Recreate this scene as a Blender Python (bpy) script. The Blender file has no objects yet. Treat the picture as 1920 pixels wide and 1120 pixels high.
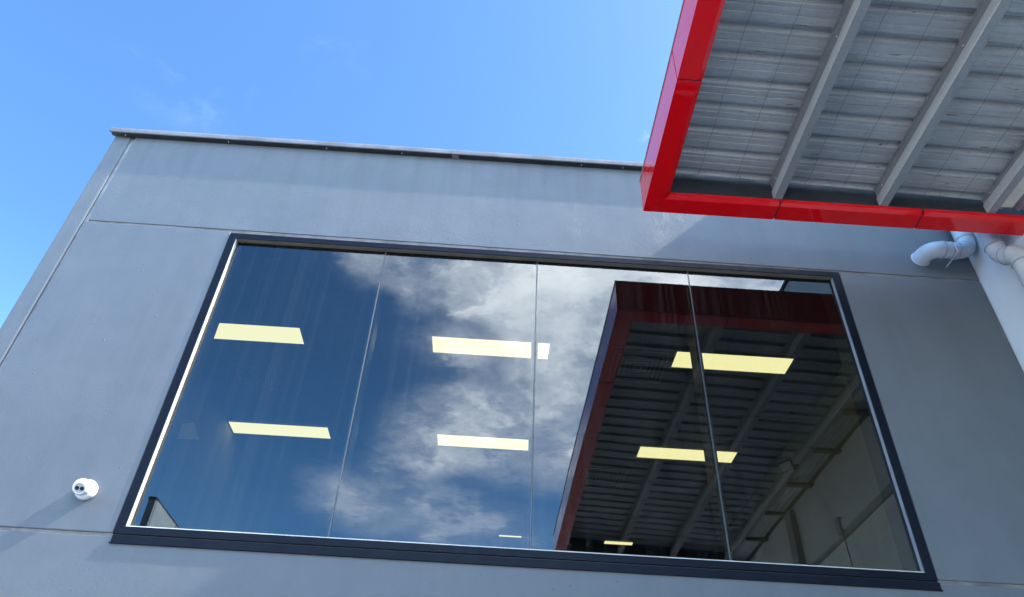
import bpy, bmesh, math, random
from mathutils import Vector, Matrix
random.seed(7)
R = math.radians
sc = bpy.context.scene
col = sc.collection

# ------------------------------------------------------------------ camera
def cam_axes(yaw, pitch, roll):
    cy, sy, cp, sp = math.cos(yaw), math.sin(yaw), math.cos(pitch), math.sin(pitch)
    f = Vector((sy*cp, cy*cp, sp)); r = Vector((cy, -sy, 0)); u = r.cross(f)
    cr, sr = math.cos(roll), math.sin(roll)
    return r*cr + u*sr, u*cr - r*sr, f
r_, u_, f_ = cam_axes(0.0190, 0.6894, 0.0510)
cd = bpy.data.cameras.new('camera')
cam = bpy.data.objects.new('camera', cd); col.objects.link(cam)
cd.sensor_width = 36; cd.lens = 1389.4254/1920*36
cd.clip_start = 0.05; cd.clip_end = 2000
m = Matrix((r_, u_, -f_)).transposed().to_4x4(); m.translation = Vector((0, -4.2, 1.6))
cam.matrix_world = m
sc.camera = cam

# ------------------------------------------------------------------ sun, sky, exposure
KS = 8.0
SUN = Vector((KS, -1.0, KS)).normalized()
ld = bpy.data.lights.new('sun', 'SUN'); ld.energy = 5.0; ld.angle = R(0.53); ld.color = (1.0, 0.95, 0.86)
sun = bpy.data.objects.new('sun', ld); col.objects.link(sun)
sun.rotation_euler = SUN.to_track_quat('Z', 'Y').to_euler()
sun.location = (20, -5, 20)
sc.view_settings.view_transform = 'Standard'; sc.view_settings.look = 'None'
sc.view_settings.gamma = 1; sc.view_settings.use_curve_mapping = False
sc.view_settings.exposure = 1.27

class NT:
    """tiny helper for node trees"""
    def __init__(s, tree): s.t = tree; s.n = tree.nodes; s.l = tree.links
    def new(s, typ, **kw):
        n = s.n.new(typ)
        for k, v in kw.items():
            setattr(n, k, v)
        return n
    def put(s, n, **ins):
        for k, v in ins.items():
            key = k.replace('_', ' ')
            sock = n.inputs[int(k[1:])] if k[0] == 'i' and k[1:].isdigit() else n.inputs[key]
            if hasattr(v, 'node'): s.l.new(v, sock)
            else: sock.default_value = v
        return n
    def math(s, op, a, b=0.0, c=0.0, clamp=False):
        n = s.new('ShaderNodeMath', operation=op, use_clamp=clamp)
        s.put(n, i0=a, i1=b)
        if op in ('MULTIPLY_ADD', 'SMOOTH_MIN'): s.put(n, i2=c)
        return n.outputs[0]
    def vmath(s, op, a, b=(0, 0, 0)):
        n = s.new('ShaderNodeVectorMath', operation=op)
        s.put(n, i0=a, i1=b)
        return n
    def noise(s, vec, scale, detail=4, rough=0.5, dist=0.0, dim='3D'):
        n = s.new('ShaderNodeTexNoise', noise_dimensions=dim)
        s.put(n, Scale=scale, Detail=detail, Roughness=rough, Distortion=dist)
        if vec is not None: s.l.new(vec, n.inputs['Vector'])
        return n
    def maprange(s, v, a, b, c=0.0, d=1.0, smooth=True):
        n = s.new('ShaderNodeMapRange', interpolation_type='SMOOTHSTEP' if smooth else 'LINEAR')
        s.put(n, Value=v); n.inputs['From Min'].default_value = a; n.inputs['From Max'].default_value = b
        n.inputs['To Min'].default_value = c; n.inputs['To Max'].default_value = d
        return n.outputs['Result']
    def mix(s, f, a, b):
        n = s.new('ShaderNodeMix', data_type='RGBA')
        for i, v in ((0, f), (6, a), (7, b)):
            if hasattr(v, 'node'): s.l.new(v, n.inputs[i])
            else: n.inputs[i].default_value = v if i == 0 or len(v) == 4 else (*v, 1)
        return n.outputs[2]
    def scalev(s, vec, sx, sy, sz, rot=(0, 0, 0)):
        n = s.new('ShaderNodeMapping'); s.l.new(vec, n.inputs['Vector'])
        n.inputs['Scale'].default_value = (sx, sy, sz); n.inputs['Rotation'].default_value = rot
        return n.outputs[0]

world = bpy.data.worlds.new('World'); sc.world = world; world.use_nodes = True
w = NT(world.node_tree); w.n.clear()
wo = w.new('ShaderNodeOutputWorld'); bg = w.new('ShaderNodeBackground'); bg.inputs['Strength'].default_value = 0.15
w.l.new(bg.outputs[0], wo.inputs[0])
sky = w.new('ShaderNodeTexSky', sky_type='NISHITA'); sky.sun_disc = False
sky.sun_elevation = math.asin(SUN.z); sky.sun_rotation = math.atan2(SUN.x, SUN.y)
sky.air_density = 1.0; sky.dust_density = 1.0; sky.ozone_density = 3.0; sky.altitude = 100
tc = w.new('ShaderNodeTexCoord'); sep = w.new('ShaderNodeSeparateXYZ'); w.l.new(tc.outputs['Generated'], sep.inputs[0])
zc = w.math('MAXIMUM', sep.outputs[2], 0.06)
cmb = w.new('ShaderNodeCombineXYZ')
w.put(cmb, X=w.math('DIVIDE', sep.outputs[0], zc), Y=w.math('DIVIDE', sep.outputs[1], zc))
G = cmb.outputs[0]                                     # the cloud layer: a flat sheet high overhead
warp = w.noise(G, 2.6, 7, 0.66)
wv = w.vmath('SUBTRACT', warp.outputs['Color'], (0.5, 0.5, 0.5)).outputs[0]
wsc = w.new('ShaderNodeVectorMath', operation='SCALE'); w.l.new(wv, wsc.inputs[0]); wsc.inputs['Scale'].default_value = 0.34
Gw = w.vmath('ADD', G, wsc.outputs[0]).outputs[0]
blobs = [(-.25,-1.10,.15,.75), (-.08,-1.16,.20,1.15), (.18,-1.20,.30,1.35), (.45,-1.08,.40,1.3), (-.12,-1.40,.12,.6), (.20,-1.50,.34,.85),
         (-.02,-1.70,.24,.7), (.22,-1.95,.32,.5), (-.19,-1.95,.22,.75), (-.32,-2.30,.36,.62), (-.14,-1.80,.26,.5), (-.02,-2.55,.40,.42), (.22,-1.95,.36,.6), (.75,-1.5,.5,.8), (.3,-.75,.4,.9),
         (1.2,-.9,.5,.8), (-2.1,-1.2,.6,.6), (1.4,-3.0,1.2,.7), (-1.8,-4.0,1.2,.6)]
tot = None
for bx, by, br, ba in blobs:
    dd = w.vmath('DISTANCE', Gw, (bx, by, 0)).outputs['Value']
    v = w.math('MULTIPLY', w.maprange(dd, br, br*0.15), ba)
    tot = v if tot is None else w.math('ADD', tot, v)
soft = w.noise(w.vmath('ADD', tc.outputs['Generated'], wsc.outputs[0]).outputs[0], 4.4, 9, 0.57, 0.1)
fray = w.noise(w.scalev(tc.outputs['Generated'], 9, 9, 16, (0, R(25), 0)), 1.0, 8, 0.6, 0.4)
tx = w.math('ADD', w.math('MULTIPLY', soft.outputs[0], .68), w.math('MULTIPLY', fray.outputs[0], .32))
dens = w.math('MULTIPLY', w.math('MINIMUM', tot, 1.1), w.maprange(tx, .35, .67))
dens = w.math('MULTIPLY', w.math('ADD', dens, w.math('MULTIPLY', w.math('MINIMUM', tot, 1.0), .24)), .86)
# thin wisps in the open sky ahead
for bx, by, br, ba in [(-.50,.72,.17,.045), (-.41,.64,.19,.045), (.245,.77,.05,.15), (.30,.70,.10,.05)]:
    dd = w.vmath('DISTANCE', Gw, (bx, by, 0)).outputs['Value']
    v = w.math('MULTIPLY', w.math('MULTIPLY', w.maprange(dd, br, 0), ba), w.maprange(tx, .42, .64))
    dens = w.math('ADD', dens, v)
hd_ = w.vmath('DISTANCE', G, (.28, -1.40, 0)).outputs['Value']
dens = w.math('ADD', dens, w.math('MULTIPLY', w.maprange(hd_, .62, .05), .20))      # smooth haze among the clouds
veil = w.math('MULTIPLY', w.maprange(sep.outputs[1], -.1, -.7), .020)      # thin high haze over the far half of the sky
dens = w.math('MINIMUM', w.math('ADD', dens, veil), 0.94)
cloudcol = w.mix(w.maprange(tx, .4, .75), (16.0, 18.0, 21.0), (36.0, 36.6, 37.5))
hsv = w.new('ShaderNodeHueSaturation'); hsv.inputs['Saturation'].default_value = 1.19; hsv.inputs['Value'].default_value = 1.12
w.l.new(sky.outputs[0], hsv.inputs['Color'])
w.l.new(w.maprange(sep.outputs[1], .20, -.60, 1.19, 1.34), hsv.inputs['Saturation'])
# the sky away from the camera's view is the brighter half of this sky
w.l.new(w.math('MULTIPLY', w.maprange(sep.outputs[1], .20, -.60, 1.20, 2.3), w.maprange(sep.outputs[2], .62, .30, 1.0, 1.4)), hsv.inputs['Value'])
w.l.new(w.mix(dens, hsv.outputs[0], cloudcol), bg.inputs['Color'])

# ------------------------------------------------------------------ materials
def mat(name):
    m = bpy.data.materials.new(name); m.use_nodes = True
    t = NT(m.node_tree); b = t.n['Principled BSDF']
    return m, t, b
def objco(t):
    return t.new('ShaderNodeTexCoord').outputs['Object']
def simple(name, colr, rough=0.5, metal=0.0, var=0.12, vscale=6.0, bump=0.0, bscale=60, coat=0.0, spec=0.5):
    m, t, b = mat(name); c = objco(t)
    n = t.noise(c, vscale, 5, 0.6)
    lo = tuple(x*(1-var) for x in colr); hi = tuple(min(1, x*(1+var)) for x in colr)
    t.put(b, Base_Color=t.mix(t.maprange(n.outputs[0], .3, .7), lo, hi), Metallic=metal)
    t.l.new(t.maprange(t.noise(c, vscale*2.3, 3).outputs[0], .3, .7, rough*.85, min(1, rough*1.15)), b.inputs['Roughness'])
    b.inputs['Coat Weight'].default_value = coat; b.inputs['Coat Roughness'].default_value = 0.03
    b.inputs['Specular IOR Level'].default_value = spec
    if coat == 1.0 and rough == .3: b.inputs['Coat IOR'].default_value = 1.52
    if bump:
        bp = t.new('ShaderNodeBump'); bp.inputs['Strength'].default_value = 1; bp.inputs['Distance'].default_value = bump
        t.l.new(t.noise(c, bscale, 3).outputs[0], bp.inputs['Height']); t.l.new(bp.outputs[0], b.inputs['Normal'])
    return m

def painted_precast():
    m, t, b = mat('blue_grey_painted_precast'); c = objco(t)
    big = t.noise(c, 0.9, 4, .55); mid = t.noise(c, 5, 5, .6)
    base = t.mix(t.maprange(big.outputs[0], .35, .65), (.115, .125, .134), (.127, .137, .144))
    base = t.mix(t.math('MULTIPLY', t.maprange(mid.outputs[0], .45, .7), .35), base, (.110, .116, .117))
    # faint vertical rain streaks
    st = t.noise(t.scalev(c, 14, 1, .8), 1.0, 4, .6)
    base = t.mix(t.math('MULTIPLY', t.maprange(st.outputs[0], .56, .74), .25), base, (.152, .155, .153))
    # soot washed down from the capping and below the sill
    sz = t.new('ShaderNodeSeparateXYZ'); t.l.new(c, sz.inputs[0])
    run = t.noise(t.scalev(c, 7, 1, .35), 1.0, 5, .6).outputs[0]
    top = t.math('MULTIPLY', t.maprange(sz.outputs[2], 5.9, 6.6), t.maprange(run, .42, .68))
    low = t.math('MULTIPLY', t.maprange(sz.outputs[2], 2.5, 3.1), t.maprange(run, .46, .70))
    base = t.mix(t.math('MULTIPLY', t.math('ADD', top, t.math('MULTIPLY', low, .5)), .30), base, (.080, .083, .084))
    blot = t.noise(c, 2.7, 6, .65, .8).outputs[0]
    base = t.mix(t.math('MULTIPLY', t.maprange(blot, .50, .60), .10), base, (.160, .168, .170))
    # paint chips
    ch = t.noise(c, 17, 1, .5)
    base = t.mix(t.maprange(ch.outputs[0], .842, .85), base, (.62, .64, .64))
    t.put(b, Base_Color=base, Roughness=.56)
    b.inputs['Specular IOR Level'].default_value = .35
    # brushed filler: orange peel, trowel ridges in patches, broad waves
    peel = t.math('MULTIPLY', t.noise(c, 70, 6, .72).outputs[0], t.maprange(t.noise(c, 3.1, 3, .6).outputs[0], .3, .7, .35, 1.2))
    warpn = t.noise(c, 2.2, 3)
    wsc2 = t.new('ShaderNodeVectorMath', operation='SCALE'); t.l.new(warpn.outputs['Color'], wsc2.inputs[0]); wsc2.inputs['Scale'].default_value = .5
    cw = t.vmath('ADD', c, wsc2.outputs[0]).outputs[0]
    ridge = t.noise(t.scalev(cw, 62, 8, 15, (0, R(28), 0)), 1.0, 4, .6, 1.2).outputs[0]
    ridge = t.math('ABSOLUTE', t.math('SUBTRACT', ridge, .5))
    patch = t.maprange(t.noise(c, 1.35, 4, .6).outputs[0], .25, .80)
    seph = t.new('ShaderNodeSeparateXYZ'); t.l.new(c, seph.inputs[0])
    band = t.maprange(seph.outputs[2], 5.5, 5.56)
    patch = t.math('MULTIPLY', patch, t.math('ADD', t.math('MULTIPLY', band, .85), .15))
    pits = t.new('ShaderNodeTexVoronoi', feature='DISTANCE_TO_EDGE'); t.put(pits, Scale=4.0); t.l.new(cw, pits.inputs['Vector'])
    blister = t.math('MULTIPLY', t.maprange(t.noise(c, 26, 2).outputs[0], .70, .78), 1.0)
    wave = t.noise(c, 1.6, 2).outputs[0]
    h = t.math('MULTIPLY', peel, .0011)
    h = t.math('ADD', h, t.math('MULTIPLY', t.math('MULTIPLY', ridge, patch), -.0065))
    h = t.math('ADD', h, t.math('MULTIPLY', blister, .003))
    h = t.math('ADD', h, t.math('MULTIPLY', wave, .012))
    bp = t.new('ShaderNodeBump'); bp.inputs['Strength'].default_value = 1; bp.inputs['Distance'].default_value = 1.0
    t.l.new(h, bp.inputs['Height']); t.l.new(bp.outputs[0], b.inputs['Normal'])
    return m

def glass_mat():
    m, t, b = mat('grey_tinted_reflective_glass'); t.n.remove(b)
    out = t.n['Material Output']; c = objco(t)
    tr = t.new('ShaderNodeBsdfTransparent'); tr.inputs[0].default_value = (.36, .36, .29, 1)
    gl = t.new('ShaderNodeBsdfGlossy', distribution='GGX'); gl.inputs['Roughness'].default_value = 0.0
    gl.inputs['Color'].default_value = (.92, .98, 1.0, 1)
    bp = t.new('ShaderNodeBump'); bp.inputs['Distance'].default_value = 1.0; bp.inputs['Strength'].default_value = 1.0
    t.l.new(t.math('MULTIPLY', t.noise(c, .85, 1).outputs[0], .0016), bp.inputs['Height'])
    t.l.new(bp.outputs[0], gl.inputs['Normal'])
    lw = t.new('ShaderNodeFresnel'); lw.inputs['IOR'].default_value = 1.5
    fac = t.math('ADD', .028, t.math('MULTIPLY', lw.outputs[0], 1.0), clamp=True)
    geo = t.new('ShaderNodeNewGeometry')
    fac = t.math('MULTIPLY', fac, t.math('SUBTRACT', 1.0, geo.outputs['Backfacing']))
    mx = t.new('ShaderNodeMixShader'); t.l.new(fac, mx.inputs[0]); t.l.new(tr.outputs[0], mx.inputs[1]); t.l.new(gl.outputs[0], mx.inputs[2])
    # second face passes clean, so the tint is taken once
    clear = t.new('ShaderNodeBsdfTransparent')
    mb = t.new('ShaderNodeMixShader'); t.l.new(geo.outputs['Backfacing'], mb.inputs[0]); t.l.new(mx.outputs[0], mb.inputs[1]); t.l.new(clear.outputs[0], mb.inputs[2])
    # film of dust washed into vertical streaks
    df = t.new('ShaderNodeBsdfDiffuse'); df.inputs[0].default_value = (.6, .6, .58, 1)
    st = t.noise(t.scalev(c, 38, 1, .12), 1.0, 3, .5).outputs[0]
    du = t.math('MULTIPLY', t.maprange(st, .45, .8), .012)
    du = t.math('ADD', du, .001)
    md = t.new('ShaderNodeMixShader'); t.l.new(du, md.inputs[0]); t.l.new(mb.outputs[0], md.inputs[1]); t.l.new(df.outputs[0], md.inputs[2])
    t.l.new(md.outputs[0], out.inputs[0])
    return m

def deck_mat():
    m, t, b = mat('weathered_zinc_sheet'); c = objco(t)
    a = t.noise(t.scalev(c, 1.0, 30, 1), 1.0, 6, .6).outputs[0]
    g = t.noise(c, 70, 4, .7).outputs[0]; big = t.noise(c, 1.3, 4, .6).outputs[0]
    base = t.mix(t.maprange(a, .3, .75), (.40, .40, .395), (.50, .495, .48))
    base = t.mix(t.math('MULTIPLY', t.maprange(g, .5, .68), .3), base, (.62, .62, .60))
    base = t.mix(t.math('MULTIPLY', t.maprange(big, .42, .64), .5), base, (.24, .25, .26))
    mott = t.noise(c, 26, 6, .75, .4).outputs[0]
    base = t.mix(t.math('MULTIPLY', t.maprange(mott, .50, .64), .28), base, (.25, .26, .26))
    base = t.mix(t.math('MULTIPLY', t.maprange(t.noise(c, 48, 4, .7).outputs[0], .60, .70), .3), base, (.66, .66, .64))
    sp = t.noise(t.scalev(c, 5, 40, 1), 1.0, 5, .7).outputs[0]
    base = t.mix(t.maprange(sp, .64, .70), base, (.09, .085, .08))
    t.put(b, Base_Color=base, Metallic=.25)
    t.l.new(t.maprange(g, .3, .7, .38, .6), b.inputs['Roughness'])
    bp = t.new('ShaderNodeBump'); bp.inputs['Distance'].default_value = .0015
    t.l.new(g, bp.inputs['Height']); t.l.new(bp.outputs[0], b.inputs['Normal'])
    return m
def galv_mat(k=1.0, nm='galvanised_steel'):
    m, t, b = mat(nm); c = objco(t)
    v = t.new('ShaderNodeTexVoronoi'); t.put(v, Scale=95.0); t.l.new(c, v.inputs['Vector'])
    n = t.noise(t.scalev(c, 9, 1.3, 9), 1.0, 5, .6).outputs[0]
    base = t.mix(v.outputs['Color'], tuple(q*k for q in (.54, .55, .56)), tuple(q*k for q in (.66, .67, .67)))
    base = t.mix(t.math('MULTIPLY', t.maprange(n, .42, .7), .5), base, tuple(q*k for q in (.72, .71, .67)))
    t.put(b, Base_Color=base, Metallic=.35, Roughness=.5)
    return m

M = dict(
    wall=painted_precast(), glass=glass_mat(), deck=deck_mat(), galv=galv_mat(), galvdull=galv_mat(.50, 'dulled_galvanised_steel'), galvpale=galv_mat(.98, 'bright_galvanised_steel'),
    sealant=simple('grey_brown_sealant', (.16, .145, .13), .8, bump=.001, bscale=40, var=.3),
    sealant_light=simple('pale_sealant', (.22, .22, .21), .7, bump=.002, bscale=30, var=.25),
    coping=simple('zinc_grey_capping', (.15, .15, .155), .6, .1, var=.2, vscale=4),
    anod=simple('dark_blue_grey_window_paint', (.005, .007, .013), .42, .0, var=.15, vscale=9, spec=.12),
    mullion=simple('black_window_section', (.012, .013, .018), .4),
    alu_shaded=simple('shaded_glazing_trim', (.24, .245, .26), .5),  # same trim as the pale one, with the unlit jamb's shade in its colour
    bronze=simple('brown_head_trim', (.14, .115, .085), .5),
    alu=simple('pale_glazing_trim', (.62, .585, .49), .45, .1, var=.1),
    joint=simple('silver_glass_joint', (.09, .088, .085), .34, .3, var=.05, vscale=3),
    red=simple('gloss_red_panel', (.80, .002, .006), .3, 0, var=0, vscale=1.2, coat=1.0, spec=.05),
    dark_grey=simple('dark_grey_steel', (.026, .029, .035), .6, var=.25),  # dark steel parts; also colours the shade strip under the capping
    cap=simple('olive_grey_flashing', (.22, .22, .19), .5),
    cream=simple('cream_wall_paint', (.63, .65, .665), .6, var=.05, vscale=2, bump=.0006, bscale=50),
    pvc=simple('pale_grey_painted_pipe', (.50, .52, .54), .38, var=.12, vscale=7, spec=.4),
    pvcring=simple('pipe_joint_ring', (.36, .37, .39), .5),
    white=simple('white_camera_plastic', (.82, .82, .80), .35, var=.03),
    face=simple('grey_camera_face', (.42, .41, .42), .3, var=.05),
    lens=simple('black_lens', (.006, .006, .008), .08, coat=1),
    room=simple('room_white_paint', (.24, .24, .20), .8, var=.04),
    floor=simple('dark_carpet', (.06, .06, .065), .95, var=.2),
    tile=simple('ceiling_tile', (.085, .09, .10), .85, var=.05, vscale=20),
    vent=simple('grey_metal_diffuser', (.16, .17, .19), .6, var=.05),
    door=simple('cream_roller_slats', (.72, .73, .68), .5, var=.08),
    column=simple('blue_grey_steel_paint', (.20, .24, .30), .5),
    sheet=simple('corrugated_translucent_sheet', (.55, .57, .58), .45, .1, var=.15, vscale=8),
    metalclad=simple('pale_metal_cladding', (.80, .84, .81), .4, .2, var=.12, vscale=3, bump=.003, bscale=5),
    wire=simple('dull_wire', (.05, .05, .05), .6),
    plastic=simple('grey_plastic_box', (.30, .31, .34), .5),
    pale_patch=simple('pale_wall_patch', (.75, .76, .78), .6),
    roofing=simple('grey_roof_membrane', (.3, .31, .32), .8),
)
def ground_mat():
    m, t, b = mat('concrete_yard'); c = objco(t)
    n = t.noise(c, .6, 6, .6).outputs[0]; n2 = t.noise(c, 25, 4, .6).outputs[0]
    base = t.mix(t.maprange(n, .3, .7), (.30, .295, .285), (.38, .375, .36))
    base = t.mix(t.math('MULTIPLY', n2, .3), base, (.2, .2, .19))
    t.put(b, Base_Color=base, Roughness=.85)
    return m
def lamp_mat():
    m, t, b = mat('lit_diffuser'); c = objco(t)
    e = t.new('ShaderNodeEmission'); n = t.noise(c, 6, 3)
    t.l.new(t.mix(n.outputs[0], (1.0, .955, .545), (1.0, .965, .60)), e.inputs[0]); e.inputs[1].default_value = 1.10
    t.l.new(e.outputs[0], t.n['Material Output'].inputs[0])
    return m
M['lamp'] = lamp_mat(); M['ground'] = ground_mat()

# ------------------------------------------------------------------ geometry helpers
def obj(name, bm, m, parent=None, loc=None, bevel=0, smooth=False):
    me = bpy.data.meshes.new(name)
    bmesh.ops.recalc_face_normals(bm, faces=bm.faces)
    bm.to_mesh(me); bm.free()
    ms = m if isinstance(m, (list, tuple)) else [m]
    for x in ms: me.materials.append(x)
    o = bpy.data.objects.new(name, me); col.objects.link(o)
    if smooth:
        for p in me.polygons: p.use_smooth = True
    if bevel:
        b = o.modifiers.new('bevel', 'BEVEL'); b.width = bevel; b.segments = 2; b.limit_method = 'ANGLE'; b.angle_limit = R(40)
    if parent:
        o.parent = parent
        o.matrix_parent_inverse = Matrix.Translation(-parent.location)
    return o
def tag(o, label=None, cat=None, group=None, kind=None):
    if label: o['label'] = label
    if cat: o['category'] = cat
    if group: o['group'] = group
    if kind: o['kind'] = kind
    return o
def thing(name, loc, label, cat, group=None):
    o = bpy.data.objects.new(name, None); col.objects.link(o); o.location = loc; o.empty_display_size = .2
    return tag(o, label, cat, group)
def box(bm, x0, x1, y0, y1, z0, z1):
    v = [bm.verts.new(p) for p in ((x0,y0,z0),(x1,y0,z0),(x1,y1,z0),(x0,y1,z0),(x0,y0,z1),(x1,y0,z1),(x1,y1,z1),(x0,y1,z1))]
    for f in ((0,3,2,1),(4,5,6,7),(0,1,5,4),(1,2,6,5),(2,3,7,6),(3,0,4,7)): bm.faces.new([v[i] for i in f])
def B(*boxes):
    bm = bmesh.new()
    for b in boxes: box(bm, *b)
    return bm
def prism(bm, pts, axis, a, b):
    """closed outline pts (2-D) extruded along axis from a to b"""
    def P(p, t):
        return {'x': (t, p[0], p[1]), 'y': (p[0], t, p[1]), 'z': (p[0], p[1], t)}[axis]
    A = [bm.verts.new(P(p, a)) for p in pts]; Bv = [bm.verts.new(P(p, b)) for p in pts]
    n = len(pts)
    bm.faces.new(A[::-1]); bm.faces.new(Bv)
    for i in range(n): bm.faces.new([A[i], A[(i+1) % n], Bv[(i+1) % n], Bv[i]])
def hexa(bm, c8):
    v = [bm.verts.new(p) for p in c8]
    for f in ((0,3,2,1),(4,5,6,7),(0,1,5,4),(1,2,6,5),(2,3,7,6),(3,0,4,7)): bm.faces.new([v[i] for i in f])
def tube(bm, pts, rad, seg=24, caps=True):
    pts = [Vector(p) for p in pts]; rings = []
    rads = rad if isinstance(rad, (list, tuple)) else [rad]*len(pts)
    nrm = None
    for i, p in enumerate(pts):
        d = ((pts[min(i+1, len(pts)-1)]-p).normalized() + (p-pts[max(i-1, 0)]).normalized())
        d.normalize()
        if nrm is None:
            nrm = d.cross(Vector((0, 0, 1)) if abs(d.z) < .9 else Vector((1, 0, 0))).normalized()
        else:
            nrm = (nrm - d*nrm.dot(d)).normalized()
        bi = d.cross(nrm)
        rings.append([bm.verts.new(p + (nrm*math.cos(a) + bi*math.sin(a))*rads[i]) for a in [2*math.pi*k/seg for k in range(seg)]])
    for a, b in zip(rings, rings[1:]):
        for k in range(seg): bm.faces.new([a[k], a[(k+1) % seg], b[(k+1) % seg], b[k]])
    if caps: bm.faces.new(rings[0][::-1]); bm.faces.new(rings[-1])
def bend(pts, r, n=7):
    """polyline with its corners rounded"""
    pts = [Vector(p) for p in pts]; out = [pts[0]]
    for a, p, b in zip(pts, pts[1:], pts[2:]):
        u = (a-p).normalized(); v = (b-p).normalized()
        s, e = p+u*r, p+v*r
        for k in range(n+1):
            t = k/n; out.append(s*(1-t)**2 + p*2*t*(1-t) + e*t*t)
    out.append(pts[-1]); return out
def lathe(bm, prof, centre, axis, seg=40):
    axis = Vector(axis).normalized(); c = Vector(centre)
    n = axis.cross(Vector((0, 0, 1)) if abs(axis.z) < .9 else Vector((1, 0, 0))).normalized(); bi = axis.cross(n)
    rings = []
    for h, r in prof:
        if r < 1e-6: rings.append([bm.verts.new(c+axis*h)])
        else: rings.append([bm.verts.new(c+axis*h+(n*math.cos(t)+bi*math.sin(t))*r) for t in [2*math.pi*k/seg for k in range(seg)]])
    for a, b in zip(rings, rings[1:]):
        for k in range(seg):
            q = [a[k % len(a)], a[(k+1) % len(a)], b[(k+1) % len(b)], b[k % len(b)]]
            u = []
            for v in q:
                if v not in u: u.append(v)
            if len(u) > 2: bm.faces.new(u)
    for rg in (rings[0], rings[-1]):
        if len(rg) > 2: bm.faces.new(rg)

# ------------------------------------------------------------------ ground
tag(obj('ground', B((-400, 400, -400, 400, -.3, 0)), M['ground']), kind='structure')

# ------------------------------------------------------------------ the grey building
bld = thing('grey_building', (0, 0, 0), 'blue-grey painted precast concrete building with a wide four-pane upstairs window', 'building')
XL, XR, ZT = -3.395, 3.733, 6.588
zj = lambda x: 5.573 - (x+3.2)*(.036/5.8) if x < 2.6 else 5.537 + (x-2.6)*.002          # joint under the parapet panel
FX0, FX1, FZ0, FZ1 = -2.112, 2.612, 3.155, 5.531      # window frame, outer edge
TW = .19
def quadpanel(x0, x1, zb0, zb1, zt0, zt1, y0=0, y1=TW):
    bm = bmesh.new()
    hexa(bm, [(x0,y0,zb0),(x1,y0,zb1),(x1,y1,zb1),(x0,y1,zb0),(x0,y0,zt0),(x1,y0,zt1),(x1,y1,zt1),(x0,y1,zt0)])
    return bm
g = .009
obj('wall_panel', quadpanel(-3.222, XR, zj(-3.22)+g, zj(XR)+g, ZT, ZT), M['wall'], bld, bevel=.005)
obj('wall_panel', quadpanel(-3.238, FX0-.004, 3.160, 3.160, zj(-3.24)-g, zj(FX0)-g), M['wall'], bld, bevel=.006)
obj('wall_panel', quadpanel(FX1+.006, XR, 3.166, 3.166, zj(FX1)-g, zj(XR)-g), M['wall'], bld, bevel=.006)
obj('wall_panel', quadpanel(-3.238, XR, 0, 0, 3.140, 3.144), M['wall'], bld, bevel=.005)
obj('corner_panel', B((XL, -3.256, 0, TW+.2, 0, ZT-.004)), M['wall'], bld, bevel=.012)
# sealant set back in the joints
bm = bmesh.new()
box(bm, -3.262, -3.215, .016, .10, 0, ZT-.01)
obj('joint_sealant', bm, M['sealant_light'], bld)
bm = bmesh.new()
hexa(bm, [(-3.21,.007,zj(-3.2)-.02),(XR,.007,zj(XR)-.02),(XR,.05,zj(XR)-.02),(-3.21,.05,zj(-3.2)-.02),
          (-3.21,.007,zj(-3.2)+.02),(XR,.007,zj(XR)+.02),(XR,.05,zj(XR)+.02),(-3.21,.05,zj(-3.2)+.02)])
box(bm, -3.21, XR, .008, .05, 3.12, 3.18)
obj('joint_sealant', bm, M['sealant'], bld)
# body, roof, far sides
obj('side_wall', B((XL, -3.28, TW+.2, 12, 0, 6.56)), M['wall'], bld)
obj('rear_wall', B((-3.2, XR, 11.8, 12, 0, 6.50)), M['wall'], bld)
obj('roof', B((-3.2, XR, TW+.004, 11.8, 6.24, 6.34)), M['roofing'], bld)
# parapet capping: sheet-metal tray with a dropped lip, lap joint and screws
def coping(x0, x1, dz=0):
    bm = bmesh.new()
    prism(bm, [(-.052, 6.582), (-.058, 6.586), (-.058, 6.618), (-.052, 6.640), (.26, 6.655), (.30, 6.640), (.30, 6.590), (.295, 6.590), (.295, 6.632), (-.046, 6.626), (-.046, 6.596), (-.048, 6.582)], 'x', x0, x1)
    return bm
obj('coping_shade_strip', B((-3.415, XR, -.044, -.003, 6.5885, 6.600)), M['dark_grey'], bld)  # added dark strip; its colour stands for the shade under the capping lip
cp = obj('coping', coping(-3.425, -.47), M['coping'], bld)
obj('coping', coping(-.466, XR), M['coping'], bld)
obj('coping_lap', B((-.50, -.44, -.0605, -.056, 6.580, 6.621), (-.50, -.44, -.055, 0, 6.578, 6.5805)), M['coping'], bld)
for x in (-3.30, -2.42, -1.58, -.93, .62, .98):
    bm = bmesh.new(); lathe(bm, [(0, .005), (.003, .005), (.004, .002), (.004, 0)], (x, -.020, 6.588), (0, 0, -1), 10); obj('screw', bm, M['white'], bld)

# ---- window
win = bpy.data.objects.new('window', None); col.objects.link(win); win.parent = bld
IX0, IX1, IZ0, IZ1 = -2.056, 2.556, 3.200, 5.482
fy0, fy1, gy = -.005, .030, .036
bm = B((FX0, IX0, fy0, .19, FZ0, FZ1), (IX1, FX1, fy0, .19, FZ0, FZ1), (IX0, IX1, fy0-.001, .19, IZ1, FZ1), (IX0, IX1, fy0-.001, .19, FZ0, IZ0))
obj('frame', bm, M['anod'], win, bevel=.002)
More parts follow.
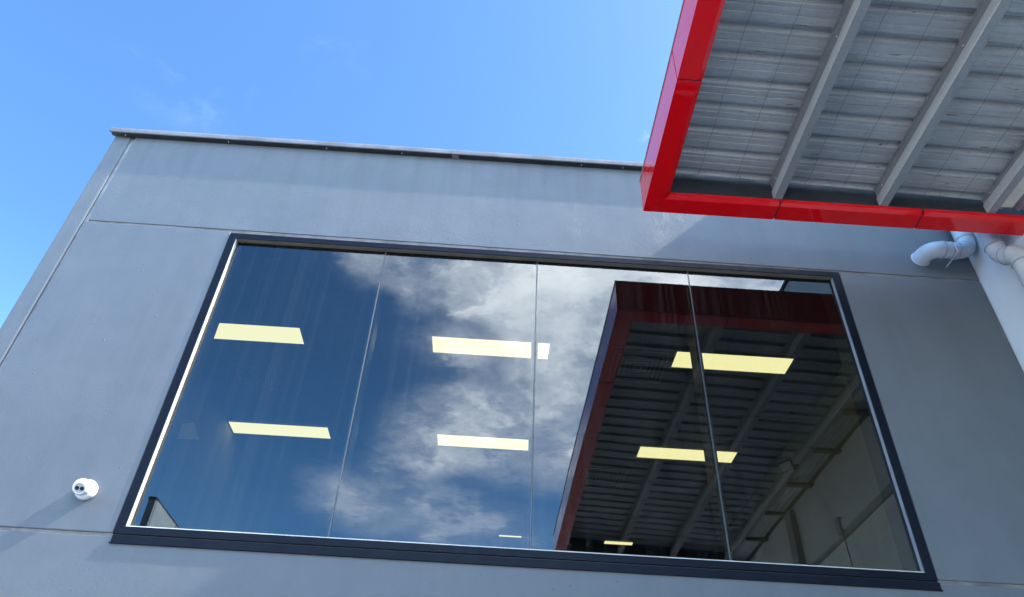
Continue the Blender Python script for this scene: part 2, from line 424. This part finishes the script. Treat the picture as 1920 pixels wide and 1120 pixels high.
# pale inner return between the frame's front and the glass
for a, mm in ((IX0, 'alu'), (IX1-.004, 'alu_shaded')): obj('glazing_trim', B((a, a+.004, fy0+(.004 if mm == 'alu' else .012), gy-.001, IZ0, IZ1)), M[mm], win)
obj('head_trim', B((IX0+.004, IX1-.004, fy0+.006, gy-.001, IZ1-.003, IZ1)), M['bronze'], win)
obj('glazing_bead', B((IX0+.004, IX1-.004, .004, gy-.001, IZ0-.002, IZ0+.009)), M['alu'], win, bevel=.002)
obj('sill', B((-2.105, 2.615, -.010, .004, 3.102, 3.146), (-2.110, 2.620, -.013, -.003, 3.098, 3.105)), M['anod'], win, bevel=.0015)
obj('sill_gap', B((FX0+.004, FX1-.004, .004, .012, 3.144, 3.160)), M['mullion'], win)
mx = [-.910, .261, 1.431]
edges = [IX0] + mx + [IX1]
for i in range(4):
    a = edges[i] + (.004 if i == 0 else .005); b = edges[i+1] - (.004 if i == 3 else .005)
    o = obj('glass_pane', B((a, b, gy, gy+.010, IZ0, IZ1-.002)), M['glass'], win)
    px, rz, rx = (a+b)/2, (.03, -.045, .02, -.03)[i], (.02, -.03, .035, -.01)[i]      # each pane sits a hair out of true
    piv = Vector((px, gy, 4.34))
    o.matrix_basis = Matrix.Translation(piv) @ Matrix.Rotation(R(rz), 4, 'Z') @ Matrix.Rotation(R(rx), 4, 'X') @ Matrix.Translation(-piv)
for x in mx:
    obj('glass_joint', B((x-.0045, x+.0045, gy-.003, gy+.012, IZ0+.004, IZ1-.003)), M['joint'], win, bevel=.002)
    obj('mullion', B((x-.020, x+.020, gy+.013, .19, IZ0, IZ1)), M['mullion'], win)
for a in (IX0, IX1-.012): obj('inner_jamb', B((a, a+.012, gy+.012, .205, IZ0, IZ1)), M['mullion'], win)

# ---- the room behind the glass
CZ = 6.099
obj('room_walls', B((-3.278, -3.262, TW+.004, 10, 2.7, CZ), (3.58, 3.70, TW+.004, 10, 2.7, CZ), (-3.262, 3.58, 9.9, 10, 2.7, CZ),
                    (-3.262, 3.70, TW+.002, TW+.02, FZ1, CZ)), M['room'], bld)
obj('room_floor', B((-3.262, 3.70, TW+.01, 10, 2.6, 2.7)), M['floor'], bld)
bm = B((-3.262, 3.70, TW+.02, 10, CZ, CZ+.04))
obj('ceiling', bm, M['tile'], bld)
bm = bmesh.new()
x = -3.246+.6
for k in range(11):
    xx = -3.046 + k*.6; box(bm, xx-.012, xx+.012, TW+.03, 9.8, CZ-.006, CZ-.002)
for k in range(15):
    yy = .716 + k*.6; box(bm, -3.09, 3.57, yy-.012, yy+.012, CZ-.0075, CZ-.0025)
obj('ceiling_grid', bm, M['tile'], bld)
obj('bulkhead', B((-3.08, 3.56, 7.30, 7.55, CZ-.16, CZ-.008)), M['dark_grey'], bld)
panels = [(-3.246, 1.924, 'first'), (-.679, 1.924, ''), (1.838, 1.924, ''), (-3.246, 3.954, ''), (-.679, 3.954, ''), (1.838, 3.954, ''),
          (.20, 7.02, ''), (1.85, 7.01, '')]
plab = ['lit ceiling panel upper left in the window, beside the cream jamb strip',
        'lit ceiling panel upper middle, crossed at its end by the second glass joint',
        'bright yellow lit ceiling panel upper right, split by the third glass joint',
        'lit ceiling panel lower left, unbroken across the first pane',
        'lit ceiling panel lower middle, ending against the second glass joint',
        'lit yellow ceiling panel lower right, over the canopy reflection, nearer the sill',
        'sliver of lit ceiling panel farthest inside, low in the second pane',
        'sliver of lit ceiling panel farthest inside, at the bottom of the canopy reflection']
for (x, y, _), lb in zip(panels, plab):
    wd = (1.206 if x > -3 else 1.216) if y < 7 else (.14 if x < 0 else .35 if x < 1 else .44); dp = .283 if y < 7 else (.12 if x > 1 else .06)
    t = thing('ceiling_light', (x+wd/2, y+dp/2, CZ), lb, 'ceiling light', 'lit panels in the office ceiling')
    fr = .014
    obj('light_frame', B((x-fr, x+wd+fr, y-fr, y, CZ-.016, CZ-.008), (x-fr, x+wd+fr, y+dp, y+dp+fr, CZ-.016, CZ-.008),
                         (x-fr, x, y, y+dp, CZ-.016, CZ-.008), (x+wd, x+wd+fr, y, y+dp, CZ-.016, CZ-.008)), M['vent'], t)
    obj('diffuser', B((x, x+wd, y, y+dp, CZ-.013, CZ-.009)), M['lamp'], t)
for (vx, vy, lb) in [(1.49, 2.24, 'square stepped air vent in the dark ceiling left of the upper right light'),
                     (1.50, 4.88, 'square stepped air vent in the dark ceiling left of the lower right light'),
                     (-2.72, 2.86, 'faint square air vent behind the blue reflection between the two left lights')]:
    t = thing('air_vent', (vx, vy, CZ), lb, 'air vent', 'ceiling air vents')
    for k in range(6):
        s = .29 - k*.048; z = CZ-.012-.004*(k % 2); wv_ = .022
        bm = bmesh.new()
        for (a0, a1, b0, b1) in ((-s, s, -s, -s+wv_), (-s, s, s-wv_, s), (-s, -s+wv_, -s+wv_, s-wv_), (s-wv_, s, -s+wv_, s-wv_)):
            box(bm, vx+a0, vx+a1, vy+b0, vy+b1, z-.006, z)
        obj('vane', bm, M['vent'], t)
    obj('backing', B((vx-.29, vx+.29, vy-.29, vy+.29, CZ-.0105, CZ-.0085)), M['mullion'], t)

t = bmesh.new(); hexa(t, [(-3.261,2.70,5.16),(-3.252,2.70,5.16),(-3.252,3.34,5.50),(-3.261,3.34,5.50),(-3.261,2.68,5.31),(-3.252,2.68,5.31),(-3.252,3.05,5.55),(-3.261,3.05,5.55)])
tag(obj('wall_patch', t, M['pale_patch']), 'faint pale patch on the office wall, seen through the first pane', 'wall chart')  # thin panel added to show as a faint pale patch on the wall

# ------------------------------------------------------------------ the white building to the right
wb = thing('white_building', (3.717, -6, 0), 'tall pale rendered building at right angles to the grey one, with a roller door', 'building')
WX, WZ = 3.738, 8.09
YD0, YD1, ZD = -4.15, -.95, 4.80
obj('wall', B((WX, WX+.25, -8, YD0, 0, WZ), (WX, WX+.25, YD1, 12, 0, WZ), (WX, WX+.25, YD0, YD1, ZD, WZ)), M['cream'], wb)
obj('wall_body', B((WX+.26, 16, -7.98, 12, 0, WZ-.3)), M['cream'], wb)
obj('coping', B((WX-.03, WX+.30, -8.03, 12, WZ+.001, WZ+.05)), M['dark_grey'], wb)
obj('lintel', B((WX-.03, WX-.002, -3.13, YD1+.1, 4.80, 4.915)), M['cream'], wb)
bm = bmesh.new()
pts = []; z = 0.0; k = 0
while z < 4.79:
    pts.append((z, 0.0)); pts.append((z+.052, .018)); pts.append((z+.062, .018)); z += .075
    k += 1
prev = None
for z, d in pts:
    a = bm.verts.new((WX+.09-d, YD0+.0, z)); b = bm.verts.new((WX+.09-d, YD1-.0, z))
    if prev: bm.faces.new([prev[0], prev[1], b, a])
    prev = (a, b)
rd = obj('roller_door', bm, M['door'], wb)
for a in (YD0, YD1-.06): obj('guide', B((WX+.03, WX+.13, a, a+.06, 0, ZD)), M['dark_grey'], rd)
t = tag(obj('junction_box', B((WX-.055, WX-.002, -3.16, -3.06, 4.785, 4.95)), M['plastic'], bevel=.008),
        'small grey box on the pale wall at the end of the roller door lintel', 'junction box')
cb = bmesh.new(); tube(cb, bend([(WX-.02, -3.09, 4.79), (WX-.012, -3.085, 4.5), (WX-.012, -3.07, 3.2)], .1), .006, 8)
obj('cable', cb, M['wire'], t)

# ------------------------------------------------------------------ canopy
CX, CY, CZB, CZT, FW = .978, -.539, 5.508, 5.834, .156
CYF, CXR = -6.22, 3.733
can = thing('canopy', (2.3, -3.3, 5.508), 'flat steel canopy with a glossy red panelled fascia and zinc decking underneath', 'canopy')
zdeck = lambda x: 5.750 - (x-1.2)*.034
def fascia(p0, p1, side, mitre0=False, mitre1=False):
    """a folded red panel: outer face, underside and small inner lip. side 'f' runs along x facing the building, 'l' along y, 'b' far edge"""
    bm = bmesh.new(); L = []
    def pt(t, d, z):
        if side == 'f': return (t, CY-d, z)
        if side == 'b': return (t, CYF+d, z)
        return (CX+d, t, z)
    sgn = 1 if side in 'fb' else -1
    prof = [(0, CZT-.012), (0, CZB), (FW-.028, CZB), (FW, CZB+.014), (FW, CZB+.045), (FW-.004, CZB+.045), (FW-.005, CZB+.019), (FW-.03, CZB+.005), (.005, CZB+.005), (.005, CZT-.012)]
    for (t, mt, s) in ((p0, mitre0, 1), (p1, mitre1, -1)):
        L.append([bm.verts.new(pt(t + (s*d*sgn*1.0 if mt else 0), d, z)) for d, z in prof])
    n = len(prof)
    for i in range(n): bm.faces.new([L[0][i], L[0][(i+1) % n], L[1][(i+1) % n], L[1][i]])
    bm.faces.new(L[0]); bm.faces.new(L[1][::-1])
    return bm
gp = .006
xs = [CX, 1.924, 2.944, CXR]
for i in range(3):
    obj('fascia_panel', fascia(xs[i]+(gp*.6 if i == 0 else gp), xs[i+1]-(gp if i < 2 else -.05), 'f', mitre0=(i == 0)), M['red'], can)
ys = [CY, -1.637, -2.717, -3.81, -4.95, CYF]
for i in range(5):
    a, b = ys[i]-(gp*.6 if i == 0 else gp), ys[i+1]+(gp if i < 4 else gp*.6)
    bmf = fascia(a, b, 'l', mitre0=(i == 0), mitre1=(i == 4))
    obj('fascia_panel', bmf, M['red'], can)
xb = [CX, 1.924, 2.944, CXR]
for i in range(3):
    obj('fascia_panel', fascia(xb[i]+(gp*.6 if i == 0 else gp), xb[i+1]-(gp if i < 2 else 0), 'b', mitre0=(i == 0)), M['red'], can)
# dark steel channel behind the panels, seen through the joints and above the inner lip
i_ = .008
obj('edge_channel', B((CX+i_, CXR, CY-FW+.006, CY-i_, CZB+i_+.016, CZT-.014),
                      (CX+i_, CX+FW-.006, CYF+FW, CY-FW+.002, CZB+i_+.016, CZT-.014),
                      (CX+i_, CXR, CYF+i_, CYF+FW-.006, CZB+i_+.016, CZT-.014),
                      (CX+i_, CXR, CY-FW+.03, CY-i_-.001, CZB+.0065, CZB+.022),
                      (CX+i_+.001, CX+FW-.03, CYF+.03, CY-.1, CZB+.0065, CZB+.022)), M['dark_grey'], can)
obj('top_capping', B((CX-.004, CXR, CY-.19, CY+.004, CZT-.011, CZT+.004), (CX-.004, CX+.19, CYF-.004, CY-.19, CZT-.011, CZT+.004), (CX+.19, CXR, CYF-.004, CYF+.19, CZT-.011, CZT+.004)), M['cap'], can)
# ribbed roof deck
bm = bmesh.new()
prof = []; y = -.702 - .002
rib0 = -.741
ycur = -.704
prof.append((ycur, 0))
k = 0
while True:
    yc = rib0 - k*.1902
    if yc < CYF+.25: break
    prof += [(yc+.030, 0), (yc+.010, .040), (yc-.024, .040), (yc-.034, 0), (yc-.082, 0), (yc-.086, .004), (yc-.090, 0), (yc-.132, 0), (yc-.136, .004), (yc-.140, 0)]
    k += 1
prof.append((CYF+.16, 0))
prof = [p for i, p in enumerate(prof) if i == 0 or p[0] < prof[i-1][0]-1e-5]
x0, x1 = CX+FW-.004, 3.46
A = [bm.verts.new((x0, y, zdeck(x0)+h)) for y, h in prof]; Bv = [bm.verts.new((x1, y, zdeck(x1)+h)) for y, h in prof]
for i in range(len(prof)-1): bm.faces.new([A[i], A[i+1], Bv[i+1], Bv[i]])
dk = obj('roof_deck', bm, M['deck'], can)
so = dk.modifiers.new('thickness', 'SOLIDIFY'); so.thickness = .001; so.offset = 0
# purlins: C sections with the web towards the left and a lapped stiffener plate on it
for x in (1.885, 2.640, 3.412):
    zt = zdeck(x+.03)-.004; zb = 5.548; th = .004; wd = .054
    bm = bmesh.new()
    prism(bm, [(x-.014, zt), (x-.014, zt-th), (x, zt-th), (x, zb), (x+wd, zb), (x+wd, zb+.018), (x+wd-th, zb+.018), (x+wd-th, zb+th), (x+th, zb+th), (x+th, zt-th), (x+wd-th, zt-th), (x+wd, zt)], 'y', -.700, CYF+.16)
    p = obj('purlin', bm, M['galvdull'], can, bevel=.0012)
    bm = bmesh.new()
    prism(bm, [(x-.0045, zb+.004), (x-.0012, zb+.004), (x-.0012, zb+.086), (x-.0045, zb+.082), (x-.0085, zb+.070), (x-.0085, zb+.014)], 'y', -.698, CYF+.17)
    obj('stiffener', bm, M['galvpale'], p)
    for k in range(5):
        yy = -.80 - k*1.1
        bm = bmesh.new(); lathe(bm, [(0, .008), (.006, .008), (.006, 0)], (x-.0005, yy, zb+.105), (-1, 0, 0), 6)
        obj('bolt', bm, M['galv'], p)
# safety mesh laid over the purlins, sagging under the deck
bm = bmesh.new()
rs = random.Random(3)
for x in (1.36, 1.63, 2.13, 2.40, 2.72, 2.98, 3.24):
    pts = []; n = 40
    for i in range(n+1):
        yy = -.72 - i*(5.1/n)
        pts.append((x + rs.uniform(-.006, .006), yy, zdeck(x)-.012 - .006*abs(math.sin(i*1.3)) ))
    tube(bm, pts, .0010, 5)
for k in range(17):
    yy = -.76 - k*.3 - rs.uniform(0, .12)
    pts = []
    ph = rs.uniform(0, 6)
    for i in range(33):
        x = 1.15 + i*(2.28/32)
        pts.append((x, yy + .004*math.sin(i*.5+ph), zdeck(x)-.004-.009*abs(math.sin((x-1.1)*4.1))))
    tube(bm, pts, .0008, 4)
obj('safety_mesh', bm, M['wire'], can)
# corrugated strip between last purlin and the pale wall, on cross straps
bm = bmesh.new(); n = 48; xa, xz = 3.458, 3.712
for yy in (-.716, CYF+.18):
    pass
ring = [[], []]
for i in range(n+1):
    x = xa + (xz-xa)*i/n; zz = 5.585 + .010*math.sin(2*math.pi*(x-xa)/.064)
    ring[0].append(bm.verts.new((x, -.716, zz))); ring[1].append(bm.verts.new((x, -6.9, zz)))
for i in range(n): bm.faces.new([ring[0][i], ring[0][i+1], ring[1][i+1], ring[1][i]])
o = obj('corrugated_strip', bm, M['sheet'], can); so = o.modifiers.new('thickness', 'SOLIDIFY'); so.thickness = .0015
for p in o.data.polygons: p.use_smooth = True
for k in range(6):
    yy = -1.92 - k*.812
    obj('strap', B((3.45, WX-.002, yy-.035, yy+.035, 5.512, 5.545)), M['dark_grey'], can, bevel=.003)
obj('flashing', B((3.462, 3.466, -5.9, -.765, 5.552, 5.615), (3.4665, 3.548, -1.75, -.765, 5.548, 5.551)), M['alu'], can)
obj('wall_angle', B((3.685, WX-.002, -6.9, -.70, 5.555, 5.561)), M['dark_grey'], can)
obj('steel_column', B((3.665, WX-.001, -4.34, -4.16, 0, 5.50)), M['column'], can)
# old bird nest straw caught on the last purlin
bm = bmesh.new()
for k in range(26):
    c = Vector((3.36+rs.uniform(-.06, .03), -.86 - rs.choice([0, .36])+rs.uniform(-.07, .07), 5.64+rs.uniform(-.03, .03)))
    d = Vector((rs.uniform(-1, 1), rs.uniform(-1, 1), rs.uniform(-.5, .5))).normalized()*rs.uniform(.02, .06)
    tube(bm, [c-d, c+d*.1+Vector((0, 0, .005)), c+d], .0010, 4)
tag(obj('straw', bm, M['sealant_light']), 'dry straw caught between the last purlin and the decking', 'straw', kind='stuff')

# flood light on the last purlin (its reflection shows in the window)
fl = thing('flood_light', (3.39, -3.1, 5.548), 'small white flood light bracketed under the last canopy purlin', 'flood light')
bm = B((-.075, .075, -.022, .022, -.055, .055))
hd = obj('lamp_head', bm, M['dark_grey'], bevel=.006); hd.parent = fl; hd.location = (-.155, .10, -.075)
hd.rotation_euler = Vector((-.55, .50, -.66)).to_track_quat('Y', 'Z').to_euler()
gb = obj('lamp_glass', B((-.064, .064, .0225, .027, -.045, .045)), M['white']); gb.parent = hd
bm = bmesh.new(); tube(bm, bend([(3.40, -3.12, 5.547), (3.40, -3.12, 5.50), (3.25, -3.02, 5.475)], .02), .010, 8)
lathe(bm, [(0, .035), (.012, .035), (.02, .02), (.02, 0)], (3.40, -3.12, 5.547), (0, 0, -1), 14)
obj('bracket', bm, M['dark_grey'], fl)
sn = bmesh.new(); lathe(sn, [(0, .022), (.02, .022), (.035, .014), (.04, 0)], (3.405, -2.70, 5.547), (0, 0, -1), 14)
tag(obj('motion_sensor', sn, M['plastic']), 'tiny round sensor under the last purlin near the flood light', 'sensor')

# ------------------------------------------------------------------ pipes in the corner
PR = .066
p1 = thing('vent_pipe', (3.30, 0, 5.7), 'pale grey pipe elbow coming out of the blue-grey wall beside the window', 'pipe', 'pale grey pipes in the building corner')
path = bend([(3.322, .02, 5.735), (3.322, -.120, 5.735), (3.660, -.120, 5.737), (3.664, -.120, 6.4)], .115, 12)
bm = bmesh.new(); tube(bm, path, PR, 32); obj('pipe_run', bm, M['pvc'], p1, smooth=True)
def collar(a, b, parent, r=PR+.006, name='collar', m='pvcring'):
    bm = bmesh.new(); tube(bm, [a, b], r, 32); return obj(name, bm, M[m], parent, bevel=.001)
collar((3.428, -.120, 5.7353), (3.440, -.120, 5.7355), p1)
collar((3.543, -.120, 5.7362), (3.553, -.120, 5.7363), p1)
collar((3.662, -.120, 5.855), (3.662, -.120, 5.867), p1)
collar((3.6325, -.120, 5.765), (3.6365, -.120, 5.7705), p1, PR+.002)
bm = B((3.496, 3.508, -.190, -.185, 5.660, 5.745)); box(bm, 3.497, 3.507, -.1845, -.002, 5.655, 5.661)
obj('pipe_clip', bm, M['galv'], p1, bevel=.001)
collar((3.494, -.120, 5.7357), (3.510, -.120, 5.7360), p1, PR+.003, 'strap_ring')
bm = bmesh.new(); lathe(bm, [(0, .074), (.003, .072), (.006, .066)], (3.322, 0.0, 5.735), (0, -1, 0), 30)
obj('wall_flange', bm, M['pvc'], p1)
p2 = thing('downpipe', (3.655, -.4, 5.5), 'pale grey downpipe with two bends running down the pale side wall', 'pipe', 'pale grey pipes in the building corner')
P2 = bend([(3.630, -.385, 6.2), (3.630, -.385, 5.435), (3.640, -.530, 5.335), (3.640, -.53, 0.05)], .082, 8)
bm = bmesh.new(); tube(bm, P2, PR, 32); obj('pipe_run', bm, M['pvc'], p2, smooth=True)
collar((3.630, -.385, 5.535), (3.630, -.385, 5.523), p2)
collar((3.633, -.425, 5.407), (3.634, -.433, 5.4015), p2, PR+.003)
collar((3.637, -.482, 5.368), (3.638, -.490, 5.3625), p2, PR+.003)
collar((3.640, -.53, 5.250), (3.640, -.53, 5.236), p2)
# ------------------------------------------------------------------ security camera on the wall
cc = thing('security_camera', (-2.352, 0, 3.398), 'white turret security camera on the blue-grey wall left of the window', 'security camera')
bm = bmesh.new(); lathe(bm, [(0, .0585), (.004, .0605), (.024, .0605), (.034, .055), (.042, .047), (.044, .040)], (-2.352, 0, 3.398), (0, -1, 0), 44)
bs = obj('mount_base', bm, M['white'], cc)
for p in bs.data.polygons: p.use_smooth = len(p.vertices) == 4
ctr = Vector((-2.356, -.066, 3.392)); look = Vector((.16, -.80, -.58)).normalized()
bm = bmesh.new(); lathe(bm, [(-.030, .036), (-.012, .0465), (.004, .0480), (.018, .0445), (.029, .0385), (.036, .0320), (.037, .0300), (.034, .0290), (.0335, .0)], ctr, look, 44)
hd = obj('camera_head', bm, M['white'], cc)
for p in hd.data.polygons: p.use_smooth = len(p.vertices) == 4
bm = bmesh.new(); lathe(bm, [(.0336, .0288), (.0345, .0280), (.0352, 0)], ctr, look, 40); obj('face_plate', bm, M['face'], hd)
sd = look.cross(Vector((0, 0, 1))).normalized()
for s, nm in ((-1, 'lens'), (1, 'infrared_window')):
    bm = bmesh.new(); lathe(bm, [(.0345, .0115), (.0366, .0110), (.0370, .006), (.0374, 0)], ctr + sd*s*.0130 + Vector((0, 0, 0)), look, 24)
    obj(nm, bm, M['lens'], hd)

# ------------------------------------------------------------------ neighbour behind the photographer (reflected)
nb = thing('metal_clad_building', (-5.65, -8, 0), 'pale metal-clad wall with a dark cap reflected at the lower left of the window', 'building')
obj('cladding', B((-5.77, -5.652, -24, -8.002, 0, 6.80)), M['metalclad'], nb)
bm = bmesh.new()
for k in range(10):
    for zz in range(44):
        lathe(bm, [(0, .010), (.005, .007), (.006, 0)], (-5.652, -8.03-k*1.1, 3.2+zz*.08), (1, 0, 0), 6)
rv = obj('rivets', bm, M['dark_grey'], nb); rv['kind'] = 'stuff'
for k in range(10):
    obj('lap_joint', B((-5.652, -5.648, -8.075-k*1.1, -8.055-k*1.1, 0, 6.79)), M['cap'], nb)
obj('end_trim', B((-5.775, -5.654, -8.002, -7.996, 0, 6.78)), M['column'], nb)
obj('cap_flashing', B((-5.785, -5.645, -24, -7.985, 6.79, 6.808), (-5.785, -5.645, -8.05, -7.985, 6.765, 6.789)), M['dark_grey'], nb)
obj('body', B((-14, -5.78, -24, -8.2, 0, 6.3)), M['metalclad'], nb)
